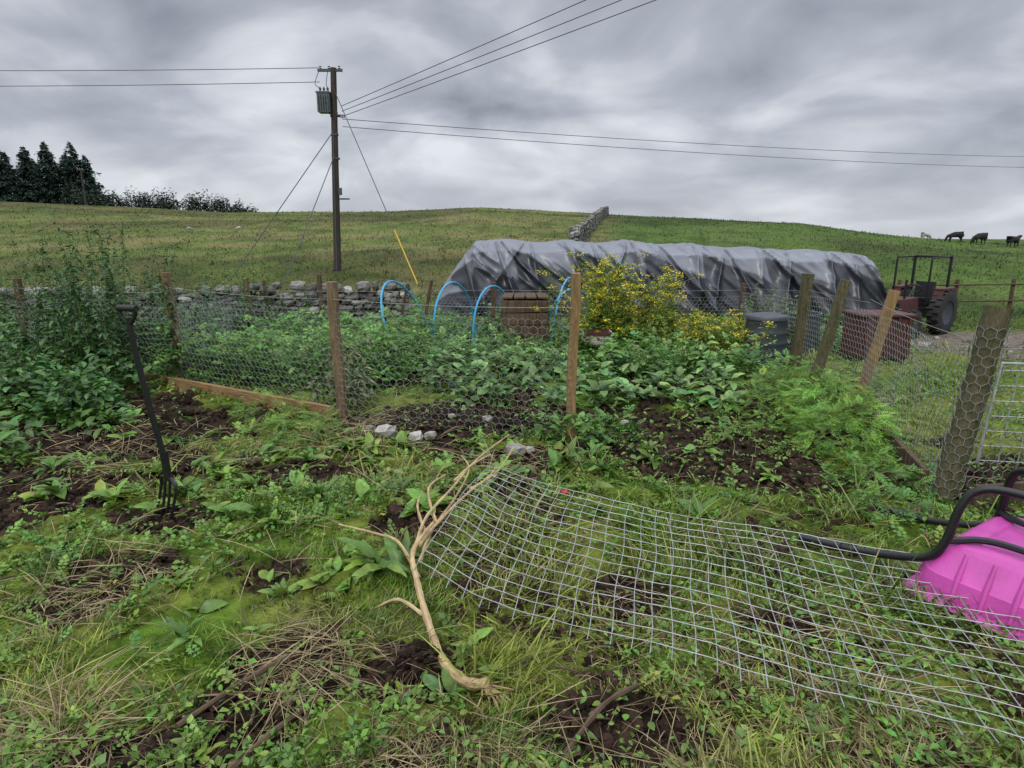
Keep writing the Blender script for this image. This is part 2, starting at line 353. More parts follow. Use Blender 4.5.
def plant(name,items):
    A=Acc()
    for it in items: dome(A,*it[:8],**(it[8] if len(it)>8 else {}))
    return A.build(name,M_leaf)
it=[]
for rx_ in range(4):
    for q in range(6):
        cx=-3.2+q*.36+random.uniform(-.1,.1)+rx_*.12; cy=6.35+rx_*.62+random.uniform(-.1,.1)
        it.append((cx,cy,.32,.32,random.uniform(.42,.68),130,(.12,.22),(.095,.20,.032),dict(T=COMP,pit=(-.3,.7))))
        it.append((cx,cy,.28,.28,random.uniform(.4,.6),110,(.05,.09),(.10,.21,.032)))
plant('potato_plants',it)
it=[]
for q in range(44):
    cx=random.uniform(-1.2,2.5); cy=random.uniform(6.5,8.2); c_=(.12,.23,.055) if random.random()<.6 else (.08,.17,.03)
    if random.random()<.5: it.append((cx,cy,.24,.24,random.uniform(.22,.44),65,(.12,.2),c_,dict(T=COMP,pit=(-.3,.8))))
    else: it.append((cx,cy,.22,.22,random.uniform(.2,.4),80,(.07,.13),c_,dict(T=LEAF,wr=1.2,pit=(-.4,.9))))
for rw in range(4):
    for q in range(12):
        if random.random()<.15: continue
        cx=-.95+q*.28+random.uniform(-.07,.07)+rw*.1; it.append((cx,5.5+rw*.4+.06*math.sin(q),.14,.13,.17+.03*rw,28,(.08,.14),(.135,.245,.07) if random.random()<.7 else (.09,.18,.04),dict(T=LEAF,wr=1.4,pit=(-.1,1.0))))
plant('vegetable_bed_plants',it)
it=[(.5,4.45,.22,.2,.26,120,(.05,.1),(.09,.19,.03)),(.75,4.6,.22,.2,.26,70,(.08,.15),(.08,.18,.025),dict(T=COMP)),(.2,4.7,.14,.12,.14,40,(.05,.1),(.10,.19,.03)),(-1.55,4.5,.35,.3,.2,160,(.06,.12),(.10,.2,.025),dict(T=FERN)),(-1.9,4.9,.35,.25,.25,160,(.06,.12),(.12,.22,.025),dict(T=FERN)),
 (2.0,4.6,.3,.3,.2,140,(.05,.1),(.11,.22,.025),dict(T=FERN)),(2.35,4.4,.35,.5,.28,420,(.07,.14),(.14,.27,.03),dict(T=FERN)),(2.6,5.0,.4,.5,.34,480,(.07,.14),(.14,.26,.03),dict(T=FERN)),(2.25,5.4,.35,.4,.26,260,(.07,.14),(.12,.23,.03),dict(T=FERN)),(2.7,5.9,.4,.5,.3,320,(.07,.14),(.10,.2,.03),dict(T=FERN)),(2.2,3.6,.3,.3,.16,200,(.06,.12),(.10,.21,.03),dict(T=FERN)),(2.0,3.15,.2,.2,.15,80,(.05,.1),(.06,.15,.03),dict(T=COMP)),(1.7,5.3,.3,.2,.16,90,(.06,.12),(.11,.21,.03),dict(T=COMP))]
for q in range(14): it.append((random.uniform(.6,1.9),random.uniform(3.9,5.1),.09,.09,.1,14,(.05,.1),(.11,.2,.03),dict(T=random.choice([COMP,LEAF]))))
plant('weed_clumps',it)
it=[]
for q in range(28):
    cx=random.uniform(-6.0,-3.5); cy=random.uniform(4.9,7.6); it.append((cx,cy,.33,.3,random.uniform(.3,.6),190,(.04,.10),(.055,.13,.028)))
for q in range(14):
    it.append((random.uniform(-4.6,-2.9),random.uniform(3.9,5.2),.22,.2,random.uniform(.1,.2),45,(.07,.13),(.07,.15,.025),dict(T=random.choice([COMP,LEAF]))))
for q in range(34):
    cx=random.uniform(-9.5,-2.5); it.append((cx,random.uniform(8.6,10.4)-max(0,(-5-cx)*.15),.5,.35,random.uniform(.35,.75),240,(.05,.11),(.055,.125,.03)))
plant('undergrowth',it)
it=[]
for q in range(34):
    cx=random.uniform(-2.4,5.6); it.append((cx,random.uniform(9.0,10.8),.45,.35,random.uniform(.25,.6),220,(.05,.11),(.055,.13,.03)))
for q in range(8): it.append((random.uniform(3.7,5.4),random.uniform(8,9),.35,.3,random.uniform(.35,.65),200,(.05,.09),(.08,.16,.03)))
plant('hedge_weeds',it)
def tallweed(name,stems,base,flower=None):
    A=Acc(); mb=MB()
    for (cx,cy,h,lean) in stems:
        z=h1(cx,cy); lx,ly=random.uniform(-lean,lean),random.uniform(-lean,lean)
        pts=[(cx+lx*t*t,cy+ly*t*t,z+h*t) for t in (0,.33,.66,1)]
        mb.tube(pts,[.006,.005,.004,.002],4)
        n=int(h*50); t=rng.uniform(.12,1,n); P=np.stack([cx+lx*t*t,cy+ly*t*t,z+h*t],-1)
        L=(.12-.08*t)*rng.uniform(.8,1.3,n)
        leaves(A,SLEAF,P,rng.uniform(0,6.3,n),rng.uniform(-.5,.5,n),rng.uniform(-.4,.4,n),L,L*.7,vary(base,n))
        if flower:
            nc=int(9*h)
            for c_ in range(nc):
                t=random.uniform(.5,1.02); m=22; px_=cx+lx*t*t+random.gauss(0,.12); py_=cy+ly*t*t+random.gauss(0,.12); pz_=z+h*t
                mb.tube([(cx+lx*(t-.15)**2,cy+ly*(t-.15)**2,z+h*(t-.15)),(px_,py_,pz_)],.0025,3,cap=False)
                P=np.stack([px_+rng.normal(0,.03,m),py_+rng.normal(0,.03,m),pz_+rng.normal(0,.012,m)],-1)
                L=rng.uniform(.012,.028,m); leaves(A,SLEAF,P,rng.uniform(0,6.3,m),rng.uniform(-.5,.8,m),rng.uniform(-1,1,m),L,L,vary(flower,m,.6,1.3,.08,1))
            n=int(90*h); t=rng.uniform(.25,.95,n); P=np.stack([cx+lx*t*t+rng.normal(0,.1,n),cy+ly*t*t+rng.normal(0,.1,n),z+h*t],-1)
            L=rng.uniform(.03,.07,n); leaves(A,SLEAF,P,rng.uniform(0,6.3,n),rng.uniform(-.3,.9,n),rng.uniform(-1,1,n),L,L*.25,vary((.2,.27,.03),n,.6,1.2,.08,1))
    e=A.build(name,M_leaf); mb.obj('stems',[mat('stem_'+name,(.10,.15,.04),.6)],parent=e)
tallweed('nettle_patch',[(random.gauss(-4.3,.42),random.uniform(6.0,7.0),random.uniform(.75,1.68),.22) for _ in range(60)],(.05,.105,.03))
tallweed('thistle_patch',[(random.uniform(-9,-2.9),random.uniform(8.2,9.6),random.uniform(.6,1.25),.15) for _ in range(95)],(.06,.12,.035))
tallweed('yellow_flowering_fennel',[(random.gauss(1.38,.33),random.gauss(8.0,.3),random.uniform(.65,1.28),.25) for _ in range(44)],(.13,.20,.025),(.72,.62,.02))
tallweed('yellow_flowering_fennel',[(random.gauss(2.45,.25),random.gauss(7.6,.2),random.uniform(.35,.68),.2) for _ in range(30)],(.13,.20,.03),(.68,.58,.02))
tallweed('bolted_weeds',[(random.uniform(-1.75,-1.3),random.uniform(5.3,5.9),random.uniform(.3,.65),.2) for _ in range(16)],(.14,.16,.07))
tallweed('bolted_weeds',[(random.uniform(3.2,3.8),random.uniform(8.3,9.2),random.uniform(.6,1.0),.2) for _ in range(16)],(.08,.13,.04))
tallweed('bolted_weeds',[(random.uniform(-.4,1.2),random.uniform(8.2,9.5),random.uniform(.5,.9),.2) for _ in range(20)],(.07,.13,.04))
# ---------------- fence ----------------
fence=empty('wire_netting_fence')
def post(name,x,y,h,r,mt,lx=0,ly=0,square=True):
    z=h1(x,y); mb=MB(); n=4 if square else 14; k=12
    pts=[(lx*t+.005*math.sin(9*t+x),ly*t+.004*math.sin(6*t+y),-.15+(h+.15)*t) for t in np.linspace(0,1,k)]
    rr=[r*(1.38 if square else 1)*(1+.035*math.sin(i*2.1+x*5)+.02*math.sin(i*5.3)) for i in range(k)]
    if square: rr[-1]*=.96
    mb.tube(pts,rr,n,ph=math.pi/4 if square else 0)
    o=mb.obj(name,[mt],smooth=not square,bevel=.005 if square else 0,loc=(x,y,z)); return o
post('fence_post',-3.28,6.2,1.12,.036,M_post,-.03)
post('fence_post',-1.41,5.12,1.13,.038,M_post,-.02)
post('fence_post',.43,4.55,1.24,.034,M_postnew,.02)
post('fence_post',2.45,3.42,1.13,.064,M_postgreen,.18,.03,False)
post('fence_post',3.08,5.55,.98,.036,M_postnew,.22,0)
post('fence_post',2.84,5.95,1.05,.04,M_postgreen,.26,.05)
post('fence_post',3.2,7.1,1.05,.05,M_postgreen,.05,0)
post('fence_post',-3.95,9.6,1.0,.035,M_post,.0,0)
post('fence_post',-2.9,9.8,1.05,.03,M_oldwood,-.02,0)
post('fence_post',-.3,9.9,.95,.035,M_oldwood,.02,0)
post('fence_post',3.5,9.8,.95,.035,M_oldwood,.02,0)
post('fence_post',-5.3,6.9,1.0,.03,M_oldwood,.02,0)
for (x,y,lx) in [(-1.75,9.3,.25),(-1.35,9.2,.2),(-3.6,9.4,.0)]: post('garden_stake',x,y,.95,.022,M_oldwood,lx,0)
def hexmesh(P0,P1,r,nm):
    n=len(P0); t=P1-P0; t/=np.linalg.norm(t,axis=1)[:,None]
    u=np.cross(t,np.array([.31,.62,.72])[None]); u/=np.linalg.norm(u,axis=1)[:,None]; v=np.cross(t,u); vs=[]
    for P in (P0,P1):
        for q in range(3): vs.append(P+r*(u*math.cos(q*2.094)+v*math.sin(q*2.094)))
    V=np.stack(vs,1).reshape(-1,3); T=np.array([(0,1,4,3),(1,2,5,4),(2,0,3,5)])
    F=(T[None]+(np.arange(n)*6)[:,None,None]).reshape(-1,4)
    mesh_np(nm,V,F,None,M_netwire,True,fence)
def hexpts(nc,nrw,pt):
    I,J=np.meshgrid(np.arange(nc),np.arange(nrw),indexing='ij'); I=I.ravel();J=J.ravel()
    P0=[pt(I,J)];P1=[pt(I+1,J)]
    k=((I+J)%2==1)&(J<nrw-1); P0.append(pt(I[k],J[k]));P1.append(pt(I[k],J[k]+1))
    return np.concatenate(P0),np.concatenate(P1)
def net(A,B,h,nm,r=.0021):
    A=np.array(A,float);B=np.array(B,float); d=B-A; Ln=np.linalg.norm(d); d/=Ln; nrm=np.array([-d[1],d[0]])
    w=.062;a=.054;b=.018
    def pt(i,j):
        hi=((i+j)%2)*b; s=i*w/2; z=j*a+hi
        s=s+.012*(vn(i*.7,j*.7,5)-.5)
        zz=z*(1-.09*vn(s*1.1,0*s,7))+.03*(fbm(s*1.3,z*0,2,8)-.5)
        off=.12*(fbm(s*1.5,z*2,3,6)-.5)*np.sin(np.pi*np.clip(s/Ln,0,1))
        x=A[0]+d[0]*s+nrm[0]*off; y=A[1]+d[1]*s+nrm[1]*off
        return np.stack([x,y,H(x,y,False)+zz],-1)
    P0,P1=hexpts(int(Ln/(w/2)),int(h/a),pt); hexmesh(P0,P1,r,nm)
    mb=MB(); pts=[]
    for s in np.linspace(0,Ln,14):
        x,y=A+d*s; pts.append((x,y,float(H(x,y,False))+h*.97-.02*math.sin(math.pi*s/Ln)))
    mb.tube(pts,.0018,4); mb.obj(nm+'_line',[M_netwire],parent=fence)
net((-5.3,6.87),(-3.28,6.15),.95,'netting_a'); net((-3.28,6.15),(-1.41,5.07),1.0,'netting_b'); net((-1.41,5.07),(.43,4.5),1.0,'netting_c')
net((-3.28,6.2),(-3.95,9.6),.9,'netting_d',.0022); net((-3.95,9.6),(-.3,9.9),.85,'netting_e',.0024); net((-.3,9.9),(3.5,9.8),.85,'netting_f',.0024)
net((2.5,3.45),(3.1,5.55),.95,'netting_g'); net((3.1,5.55),(3.25,7.1),.92,'netting_h'); net((3.25,7.1),(3.5,9.8),.9,'netting_i',.0024)
net((2.6,3.42),(5.2,3.9),.9,'netting_j')
zb_=h1(2.45,3.42)
def wpt(i,j):
    z=j*.05+((i+j)%2)*.016+.06; th=i*2*np.pi/16; R_=.073+.006*vn(i*.9,j*.6,15); t=(z+.15)/1.28
    return np.stack([2.45+.18*t+R_*np.cos(th),3.42+.03*t+R_*np.sin(th),zb_+z],-1)
hexmesh(*hexpts(16,20,wpt),.0019,'netting_wrapped_on_post')
def board(name,a,b,hh,th,mt):
    a=Vector(a);b=Vector(b); d=b-a; mb=MB(); L=d.length
    mb.box((0,0,0),(L,th,hh)); o=mb.obj(name,[mt],smooth=False,bevel=.004); o.location=(a+b)/2; o.rotation_euler=(0,-math.atan2(d.z,math.hypot(d.x,d.y)),math.atan2(d.y,d.x)); return o
board('timber_board',(-3.85,6.35,.06),(-1.46,4.98,.06),.12,.04,M_board)
board('timber_edging',(2.45,3.55,.06),(3.0,5.6,.07),.13,.03,M_oldwood)
board('timber_edging',(2.6,3.35,.05),(5,3.8,.05),.12,.03,M_oldwood)
# ---------------- digging fork ----------------
mb=MB(); fx,fy=-1.86,3.2; z=h1(fx,fy)
def q(x,y,zz): return (fx+x,fy+y,z+zz)
mb.tube([q(-.065,0,1.07),q(-.055,0,.9),q(-.02,0,.6),q(.02,0,.34),q(.028,0,.27)],[.015,.0155,.016,.015,.018],10)
mb.tube([q(.022,0,.36),q(.03,-.005,.2)],[.021,.02],10)
mb.tube(spline([q(-.062,0,1.03),q(-.1,.012,1.07),q(-.112,.015,1.10),q(-.1,.012,1.115),q(-.065,0,1.12),q(-.03,-.012,1.115),q(-.018,-.015,1.10),q(-.03,-.01,1.07),q(-.062,0,1.03)],5),.011,8)
mb.tube([q(-.118,.015,1.115),q(-.01,-.015,1.115)],.017,10)
mb.tube(spline([q(-.045,.06,.15),q(-.035,.05,.2),q(.03,0,.215),q(.085,-.05,.2),q(.095,-.06,.15)],5),.010,6)
for k in range(4):
    o=-.045+k*.046; oy=.06-k*.04; mb.tube(spline([q(o,oy,.2 if k in(1,2) else .16),q(o-.02,oy-.005,.08),q(o-.055,oy-.01,-.04)],4),[.0075]*8+[.004],6)
mb.obj('digging_fork',[M_black])
# ---------------- weld mesh panel ----------------
A0=np.array([-.14,3.5]);dl=np.array([.905,-.425]);B0=np.array([-.40,2.42]); dw=(B0-A0); W=np.linalg.norm(dw); dw=dw/W
def PS(s,t):
    p=A0+dl*s+dw*t*(1+.08*s/2.7)+dw*.03*math.sin(s*1.7+.4)
    zz=.085+.022*math.sin(s*2.6+.5)*math.cos(t*2.2)+.07*math.exp(-(s/.22)**2)+.012*math.sin(s*5+t*3)+.02*math.sin(t*3.2+s)
    return (p[0]+.006*math.sin(t*11+s*3)+.004*math.sin(s*23),p[1]+.006*math.sin(s*9+t*4)+.003*math.sin(s*31+t*8),float(H(p[0],p[1],False))+zz)
mb=MB(); Ls=2.8; cs=.076
for k in range(int(Ls/cs)+1):
    s=k*cs+random.uniform(-.003,.003); mb.tube([PS(s,t) for t in np.linspace(-.01,W+.01,14)],.0019,5)
for k in range(int(W/cs)+1):
    t=k*cs; mb.tube([tuple(np.array(PS(s,t))+np.array([0,0,.004])) for s in np.linspace(0,Ls,50)],.0019,5)
mb.obj('weldmesh_panel',[M_wire])
mb=MB(); 
for k in range(9): mb.tube([(3.05+k*.11,3.95-.02*k,h1(3.1,3.9)+.02),(3.12+k*.11,4.0-.02*k,.66)],.004,5)
for k in range(7): mb.tube([(3.05+.01*k,3.95,.04+k*.1),(4.0+.01*k,3.78,.04+k*.1)],.004,5)
mb.tube([(3.04,3.95,.02),(3.11,3.98,.68),(4.05,3.8,.68)],.010,6)
mb.obj('wire_hurdle',[M_wire])
# ---------------- wheelbarrow (inverted) ----------------
wb=empty('wheelbarrow',(0,0,0))
d=Vector((.54,-.84,0)).normalized(); p=Vector((-d.y,d.x,0)); T0=Vector((1.49,2.84,0))
def wp(a,b,zz): v=T0+d*a+p*b; return (v.x,v.y,zz)
mb=MB()
for b in (0,.58):
    s1=1 if b==0 else -1
    mb.tube(spline([wp(-.05,b-.04*s1,.04),wp(.18,b-.01*s1,.07),wp(.38,b+.005*s1,.125),wp(.475,b+.015*s1,.17),wp(.515,b+.03*s1,.25),wp(.535,b+.06*s1,.40),wp(.57,b+.09*s1,.475),wp(.66,b+.12*s1,.50),wp(.9,b+.14*s1,.495),wp(1.02,b+.14*s1,.45),wp(1.12,b+.15*s1,.28)],7),.0175,10)
    mb.tube([wp(-.07,b-.045*s1,.036),wp(.12,b-.02*s1,.061)],.022,10)
    mb.tube(spline([wp(.515,b+.03*s1,.25),wp(.62,b+.13*s1,.268),wp(.8,b+.16*s1,.268),wp(1.3,b+.18*s1,.268),wp(1.75,.22 if b==0 else .36,.24)],5),.015,8)
mb.tube([wp(.80,.14,.498),wp(.80,.44,.498)],.012,8)
mb.obj('tubular_frame',[M_black],parent=wb)
mb=MB()
def ring(a0,a1,b0,b1,zz,rc):
    out=[]
    for (ca,cb,st) in ((a1-rc,b1-rc,0),(a0+rc,b1-rc,1),(a0+rc,b0+rc,2),(a1-rc,b0+rc,3)):
        for k in range(7):
            w=st*math.pi/2+k*math.pi/12; out.append(wp(ca+rc*math.cos(w),cb+rc*math.sin(w),zz))
    return out
prof=[(.40,1.48,-.085,.70,.005,.10),(.395,1.485,-.09,.705,.02,.10),(.42,1.45,-.065,.68,.035,.09),(.43,1.43,-.055,.67,.04,.09),(.45,1.38,-.03,.645,.125,.09),(.455,1.375,-.02,.635,.13,.09),(.50,1.27,.025,.595,.225,.08),(.53,1.24,.05,.57,.243,.07),(.59,1.18,.11,.51,.247,.06),(.60,1.17,.12,.50,.237,.06),(.75,1.05,.2,.40,.237,.05)]
rs=[ring(*q_) for q_ in prof]; n=len(rs[0])
for r_ in rs: mb.v+=r_
for i in range(len(rs)-1):
    for j in range(n): mb.f.append([i*n+j,i*n+(j+1)%n,(i+1)*n+(j+1)%n,(i+1)*n+j]); mb.m.append(0)
mb.f.append([(len(rs)-1)*n+j for j in range(n)]); mb.m.append(0)
for k in range(5):
    b=.06+k*.125; mb.tube([wp(.420,b,.04),wp(.457,b,.14),wp(.507,b,.225)],[.008,.010,.007],6)
for k in range(7):
    a=.60+k*.1; mb.tube([wp(a,-.053,.05),wp(a,-.022,.135),wp(a,.028,.222)],[.008,.009,.007],6)
o=mb.obj('tray',[M_pink],parent=wb); so=o.modifiers.new('S','SOLIDIFY'); so.thickness=.003
mb=MB(); c=Vector(wp(1.85,.29,.24))
mb.lathe((0,0,0),[(.10,-.03),(.15,-.045),(.185,-.03),(.195,0),(.185,.03),(.15,.045),(.10,.03),(.10,-.03)],28,0,'x'); mb.lathe((0,0,0),[(.0,-.02),(.10,-.012),(.10,.012),(0,.02)],20,1,'x')
o=mb.obj('wheel',[M_rubber,M_trans],parent=wb); o.location=c; o.rotation_euler[2]=math.atan2(p.y,p.x)
# ---------------- uprooted bolted stalk ----------------
mb=MB()
def gp(x,y,zz): return (x,y,h1(x,y)+zz)
main=spline([gp(-.08,1.86,.03),gp(-.15,1.85,.045),gp(-.24,1.95,.06),gp(-.31,2.12,.08),gp(-.39,2.36,.10),gp(-.43,2.55,.12),gp(-.38,2.85,.14)],8)
mb.tube(main,[a*(1+.12*math.sin(k*1.3)+.08*math.sin(k*3.1)) for k,a in enumerate(np.linspace(.020,.009,len(main)))],8)
for pts in ([(-.43,2.6,.12),(-.42,2.85,.17),(-.3,3.1,.2),(-.2,3.45,.25),(-.02,3.85,.24)],[(-.40,2.5,.11),(-.39,2.8,.13),(-.30,3.1,.14),(-.26,3.45,.17),(-.30,3.7,.17)],[(-.43,2.6,.12),(-.36,2.85,.14),(-.22,3.15,.2),(-.09,3.4,.2),(.0,3.65,.25)],
   [(-.40,2.42,.10),(-.5,2.6,.13),(-.62,2.72,.12),(-.85,2.9,.08)],[(-.34,2.18,.08),(-.45,2.25,.07),(-.55,2.25,.03)],[(-.38,2.85,.14),(-.42,3.1,.18),(-.36,3.35,.19)],[(-.3,3.2,.2),(-.22,3.35,.25),(-.12,3.5,.26)],[(-.39,2.75,.13),(-.46,2.95,.14),(-.47,3.2,.12)],[(-.22,3.15,.2),(-.13,3.3,.17),(-.1,3.6,.15)]):
    sp=spline([gp(a+random.uniform(-.015,.015),b,c_) for a,b,c_ in pts],6); mb.tube(sp,[a*(1+.15*math.sin(k*2.2)) for k,a in enumerate(np.linspace(.009,.0035,len(sp)))],6)
for k in range(14):
    a=random.uniform(0,6.28); l=random.uniform(.05,.13); mb.tube([gp(-.10,1.86,.03),gp(-.08+l*.5*math.cos(a),1.84+l*.4*math.sin(a),.035),gp(-.08+l*math.cos(a),1.84+l*math.sin(a),.01)],[.005,.003,.0012],5)
mb.obj('uprooted_stalk',[mat('stalk',(.50,.38,.19),.65,col2=(.27,.18,.09),nscale=12,bump=.3)])
n=900; pr=rng.normal(0,1,(n,3)); pr/=np.linalg.norm(pr,axis=1)[:,None]; pr*=rng.random((n,1))**.33
c0=np.array(gp(-.33,1.95,.04)); P=c0+pr*np.array([.08,.07,.07]); s_=rng.uniform(.008,.03,n)
V,F,c=instv(*ST,P,rotm(rng.uniform(0,6,n),rng.uniform(-1,1,n),rng.uniform(-1,1,n)),np.stack([s_,s_,s_],-1),np.array([.022,.014,.01])*rng.uniform(.4,1.8,(n,1)))
rb=mesh_np('root_ball',V,F,c,M_soil,False)
mb=MB()
for k in range(60):
    a=random.uniform(0,6.28); b=random.uniform(-.3,1); l=random.uniform(.06,.14); u=Vector((math.cos(a),math.sin(a),b)).normalized(); c_=Vector(c0); mb.tube([c_+u*.04,c_+u*l*.7+Vector((0,0,.01)),c_+u*l+Vector((random.gauss(0,.02),random.gauss(0,.02),-.015))],[.002,.0015,.0008],4)
mb.obj('roots',[mat('root',(.10,.065,.04),.9)],parent=rb)
mb=MB()
for k in range(190):
    r=1.5*(6/1.5)**random.random(); a=math.radians(random.uniform(-48,42)); x=r*math.sin(a);y=r*math.cos(a); w=random.uniform(0,6.28); l=random.uniform(.06,.3)
    x2,y2=x+l*math.cos(w),y+l*math.sin(w); kk=random.uniform(.5,1.1); mb.tube(spline([gp(x,y,.015),gp((x+x2)/2+random.uniform(-.04,.04),(y+y2)/2+random.uniform(-.03,.03),.035),gp(x2,y2,random.uniform(.01,.06))],3),[v*kk for v in (.0035,.004,.0035,.003,.003,.002,.0012)],5,mi=random.choice([0,1,1]))
for (x,y,x2,y2) in [(.15,1.58,.42,1.85),(-1.0,1.62,-.78,1.95),(.2,1.6,.1,1.45),(-.2,4.1,-.75,4.35),(-.8,1.5,-.6,1.75)]:
    sp=spline([gp(x,y,.02),gp((x+x2)/2,(y+y2)/2+.02,.04),gp(x2,y2,.03)],5); mb.tube(sp,[.009*(1+.25*math.sin(k*1.9)) for k in range(len(sp))],6,mi=1)
mb.obj('dead_twigs',[mat('twig_pale',(.30,.23,.13),.8,noise=.5,nscale=15),mat('twig_brown',(.11,.07,.04),.9,noise=.5,nscale=15)])
def stones(name,P,S_,cols,seed):
    T=stone_T(seed); n=len(P)
    V,F,c=instv(*T,np.array(P),rotm(rng.uniform(0,6,n),rng.normal(0,.12,n),rng.normal(0,.12,n)),np.array(S_),np.array(cols)); return mesh_np(name,V,F,c,M_stone,False)
P=[];Sz=[];Cc=[]
for (x,y,s) in [(-.95,4.6,.17),(-.72,4.55,.13),(-.62,4.62,.10),(.02,4.22,.15),(.12,4.25,.08),(-1.1,4.7,.1),(-.2,5.0,.09),(-.5,5.1,.07),(.9,4.9,.07),(-2.2,5.5,.1)]:
    P.append((x,y,h1(x,y)+s*.22));Sz.append((s,s*.8,s*.65));Cc.append(np.array([.30,.28,.25])*random.uniform(.7,1.2))
stones('garden_stones',P,Sz,Cc,3)
mb=MB(); mb.tube([gp(.27,3.05,0),gp(.28,3.06,.14),gp(.27,3.05,.2)],.002,4,mi=1)
for k in range(5):
    a=k*1.256; c=gp(.27,3.05,.205); b=len(mb.v)
    for (r_,da,dz) in ((0,0,0),(.016,-.6,.010),(.026,0,.022),(.016,.6,.010)): mb.v.append((c[0]+r_*math.cos(a+da),c[1]+r_*math.sin(a+da),c[2]+dz))
    mb.f.append([b,b+1,b+2,b+3]); mb.m.append(0)
mb.obj('red_poppy',[mat('petal',(.42,.006,.02),.5),mat('poppy_stem',(.08,.14,.03),.6)])
def hoop(x0,y0,x1,y1,h,lx=0,ly=0):
    mb=MB(); pts=[]
    for t in np.linspace(0,1,25):
        a=math.pi*t; s=(1-math.cos(a))/2; e=math.sin(a)**.75; pts.append((x0+(x1-x0)*s+lx*e,y0+(y1-y0)*s+ly*e,-.15+(h+.15)*e))
    mb.tube(pts,.0135,8); mb.obj('blue_pipe_hoop',[M_blue])
hoop(-1.38,7.7,-1.05,9.0,.86,-.36,0); hoop(-.98,8.0,-.5,9.1,.83,-.06,0); hoop(-.5,8.3,0.05,9.3,.76,-.05,0); hoop(.5,8.1,.95,9.3,.88,.05,0); hoop(.45,8.5,1.2,8.7,.74,0,0)
cb=empty('wooden_compost_box',(.17,8.35,h1(.17,8.35)))
mb=MB()
for k in range(5):
    zc=.07+k*.155
    for y in (-.3,.3): mb.box((0,y,zc),(.58,.02,.14),jit=.008)
    for x in (-.29,.29): mb.box((x,0,zc),(.02,.57,.135),jit=.006)
for x in (-.25,.25):
    for y in (-.27,.27): mb.box((x,y,.4),(.05,.035,.82))
for k in range(4): mb.box((-.22+k*.147,0,.8),(.13,.62,.018),rot=(0,.0,random.uniform(-.04,.04)))
mb.obj('slats',[M_oldwood],parent=cb,smooth=False)
mb=MB(); mb.box((0,0,.01),(.32,.22,.015))
for y in (-.11,.11):
    for k in range(2): mb.box((0,y,.05+.07*k),(.32,.01,.05),mi=k)
for x in (-.165,.165): mb.box((x,0,.075),(.01,.21,.14))
mb.obj('plastic_crate',[M_tag,M_red],loc=(1.0,7.5,.2),smooth=False)
mb=MB(); 
for k in range(4): mb.box(((-1)**k*.13,(-1)**(k//2)*.08,.12),(.03,.03,.26))
mb.box((0,0,.24),(.34,.24,.02)); mb.obj('low_stool',[M_oldwood],loc=(1.0,7.5,h1(1.0,7.5)-.02),smooth=False)
mb=MB(); prof=[(.25,0),(.255,.03)]
for k in range(4): prof+=[(.25-.006*k,.06+k*.12),(.246-.006*k,.07+k*.12),(.244-.006*k,.15+k*.12),(.248-.006*k,.16+k*.12)]
prof+=[(.228,.55),(.24,.555),(.24,.58),(.225,.6),(.12,.62),(0,.625)]
mb.lathe((0,0,0),prof,36); mb.obj('compost_bin',[M_bin],loc=(2.98,7.45,h1(2.98,7.45)-.02))
mb=MB(); mb.lathe((0,0,0),[(.22,0),(.25,.5),(.26,.5),(.26,.53),(.23,.53),(.2,.1),(0,.1)],24); mb.obj('plastic_barrel',[M_bin],loc=(3.9,8.6,h1(3.9,8.6)))
tb=empty('red_feed_box',(4.45,7.75,h1(4.45,7.75)))
mb=MB(); mb.box((0,0,.30),(.60,.45,.5)); mb.box((0,0,.565),(.64,.5,.035)); 
for k in range(5): mb.box((-.25+k*.125,-.237,.30),(.03,.02,.48))
for x in (-.22,.22): mb.box((x,0,.03),(.08,.45,.09))
mb.obj('box_body',[M_red],parent=tb,smooth=False,bevel=.008)
# ---------------- tarpaulin-covered stack ----------------
nu,nv=560,140; L0,L1=-1.85,8.75; Y0=15.6
s=np.linspace(0,1,nu)[:,None]; pp=np.linspace(0,1,nv)[None]
xx=L0+(L1-L0)*s
eL=np.clip((xx-L0)/1.0,0,1); eR=np.clip((L1-xx)/.7,0,1); end=np.minimum(eL**.75,eR**.7)
ht=1.62-.05*np.abs(np.sin((xx+.2)*math.pi/1.45))**1.5 -.02*(xx+1)/1; ht=ht*end
kx=[0,.06,.2,.36,.44,.5,.56,.64,.8,.94,1]
yp=np.interp(pp,kx,[-1.95,-1.72,-1.5,-1.15,-.75,0,.75,1.15,1.5,1.72,1.95])
zp=np.interp(pp,kx,[-.02,.05,.40,.86,.97,1.0,.97,.86,.4,.05,-.02])
yy=yp*(.72+.28*end)+0*s; zz=zp*ht
drop=(1-zp)*1.5+0*s
fold=0
for k in range(15):
    xk=-1.1+k*.74+.2*math.sin(k*3.1); dirn=(.3+.45*math.sin(k*2.3))
    a=np.arctan2(xx-xk-dirn*drop,drop+.12); wgt=np.exp(-((xx-xk-dirn*drop)/(.26+.42*drop))**2)
    fold=fold+wgt*(1-np.abs(np.sin(a*(3.6+.9*math.sin(k*1.7))+k)))**3*(.12+.26*np.minimum(drop,.9))
fold=fold+.12*(fbm(xx*.9+drop*1.3,drop*1.1+xx*.2,3,201)-.5)+.10*(1-np.abs(2*fbm(xx*2.4-drop*2.9,drop*.7,2,203)-1))**5
fr=np.where(pp<.5,-1,1)
yy=yy+fr*fold*ss(0,.12,pp)*ss(1,.88,pp)*np.where(np.abs(pp-.5)<.06,np.abs(pp-.5)/.06,1)*end
zz=zz+.2*fold*end*ss(.3,.45,pp)*ss(.7,.55,pp)
zg=H(xx+0*yy,Y0+yy,False)
base=np.interp(xx,[-2,3,6,9],[-.33,-.36,-.5,-.62])+0*yy
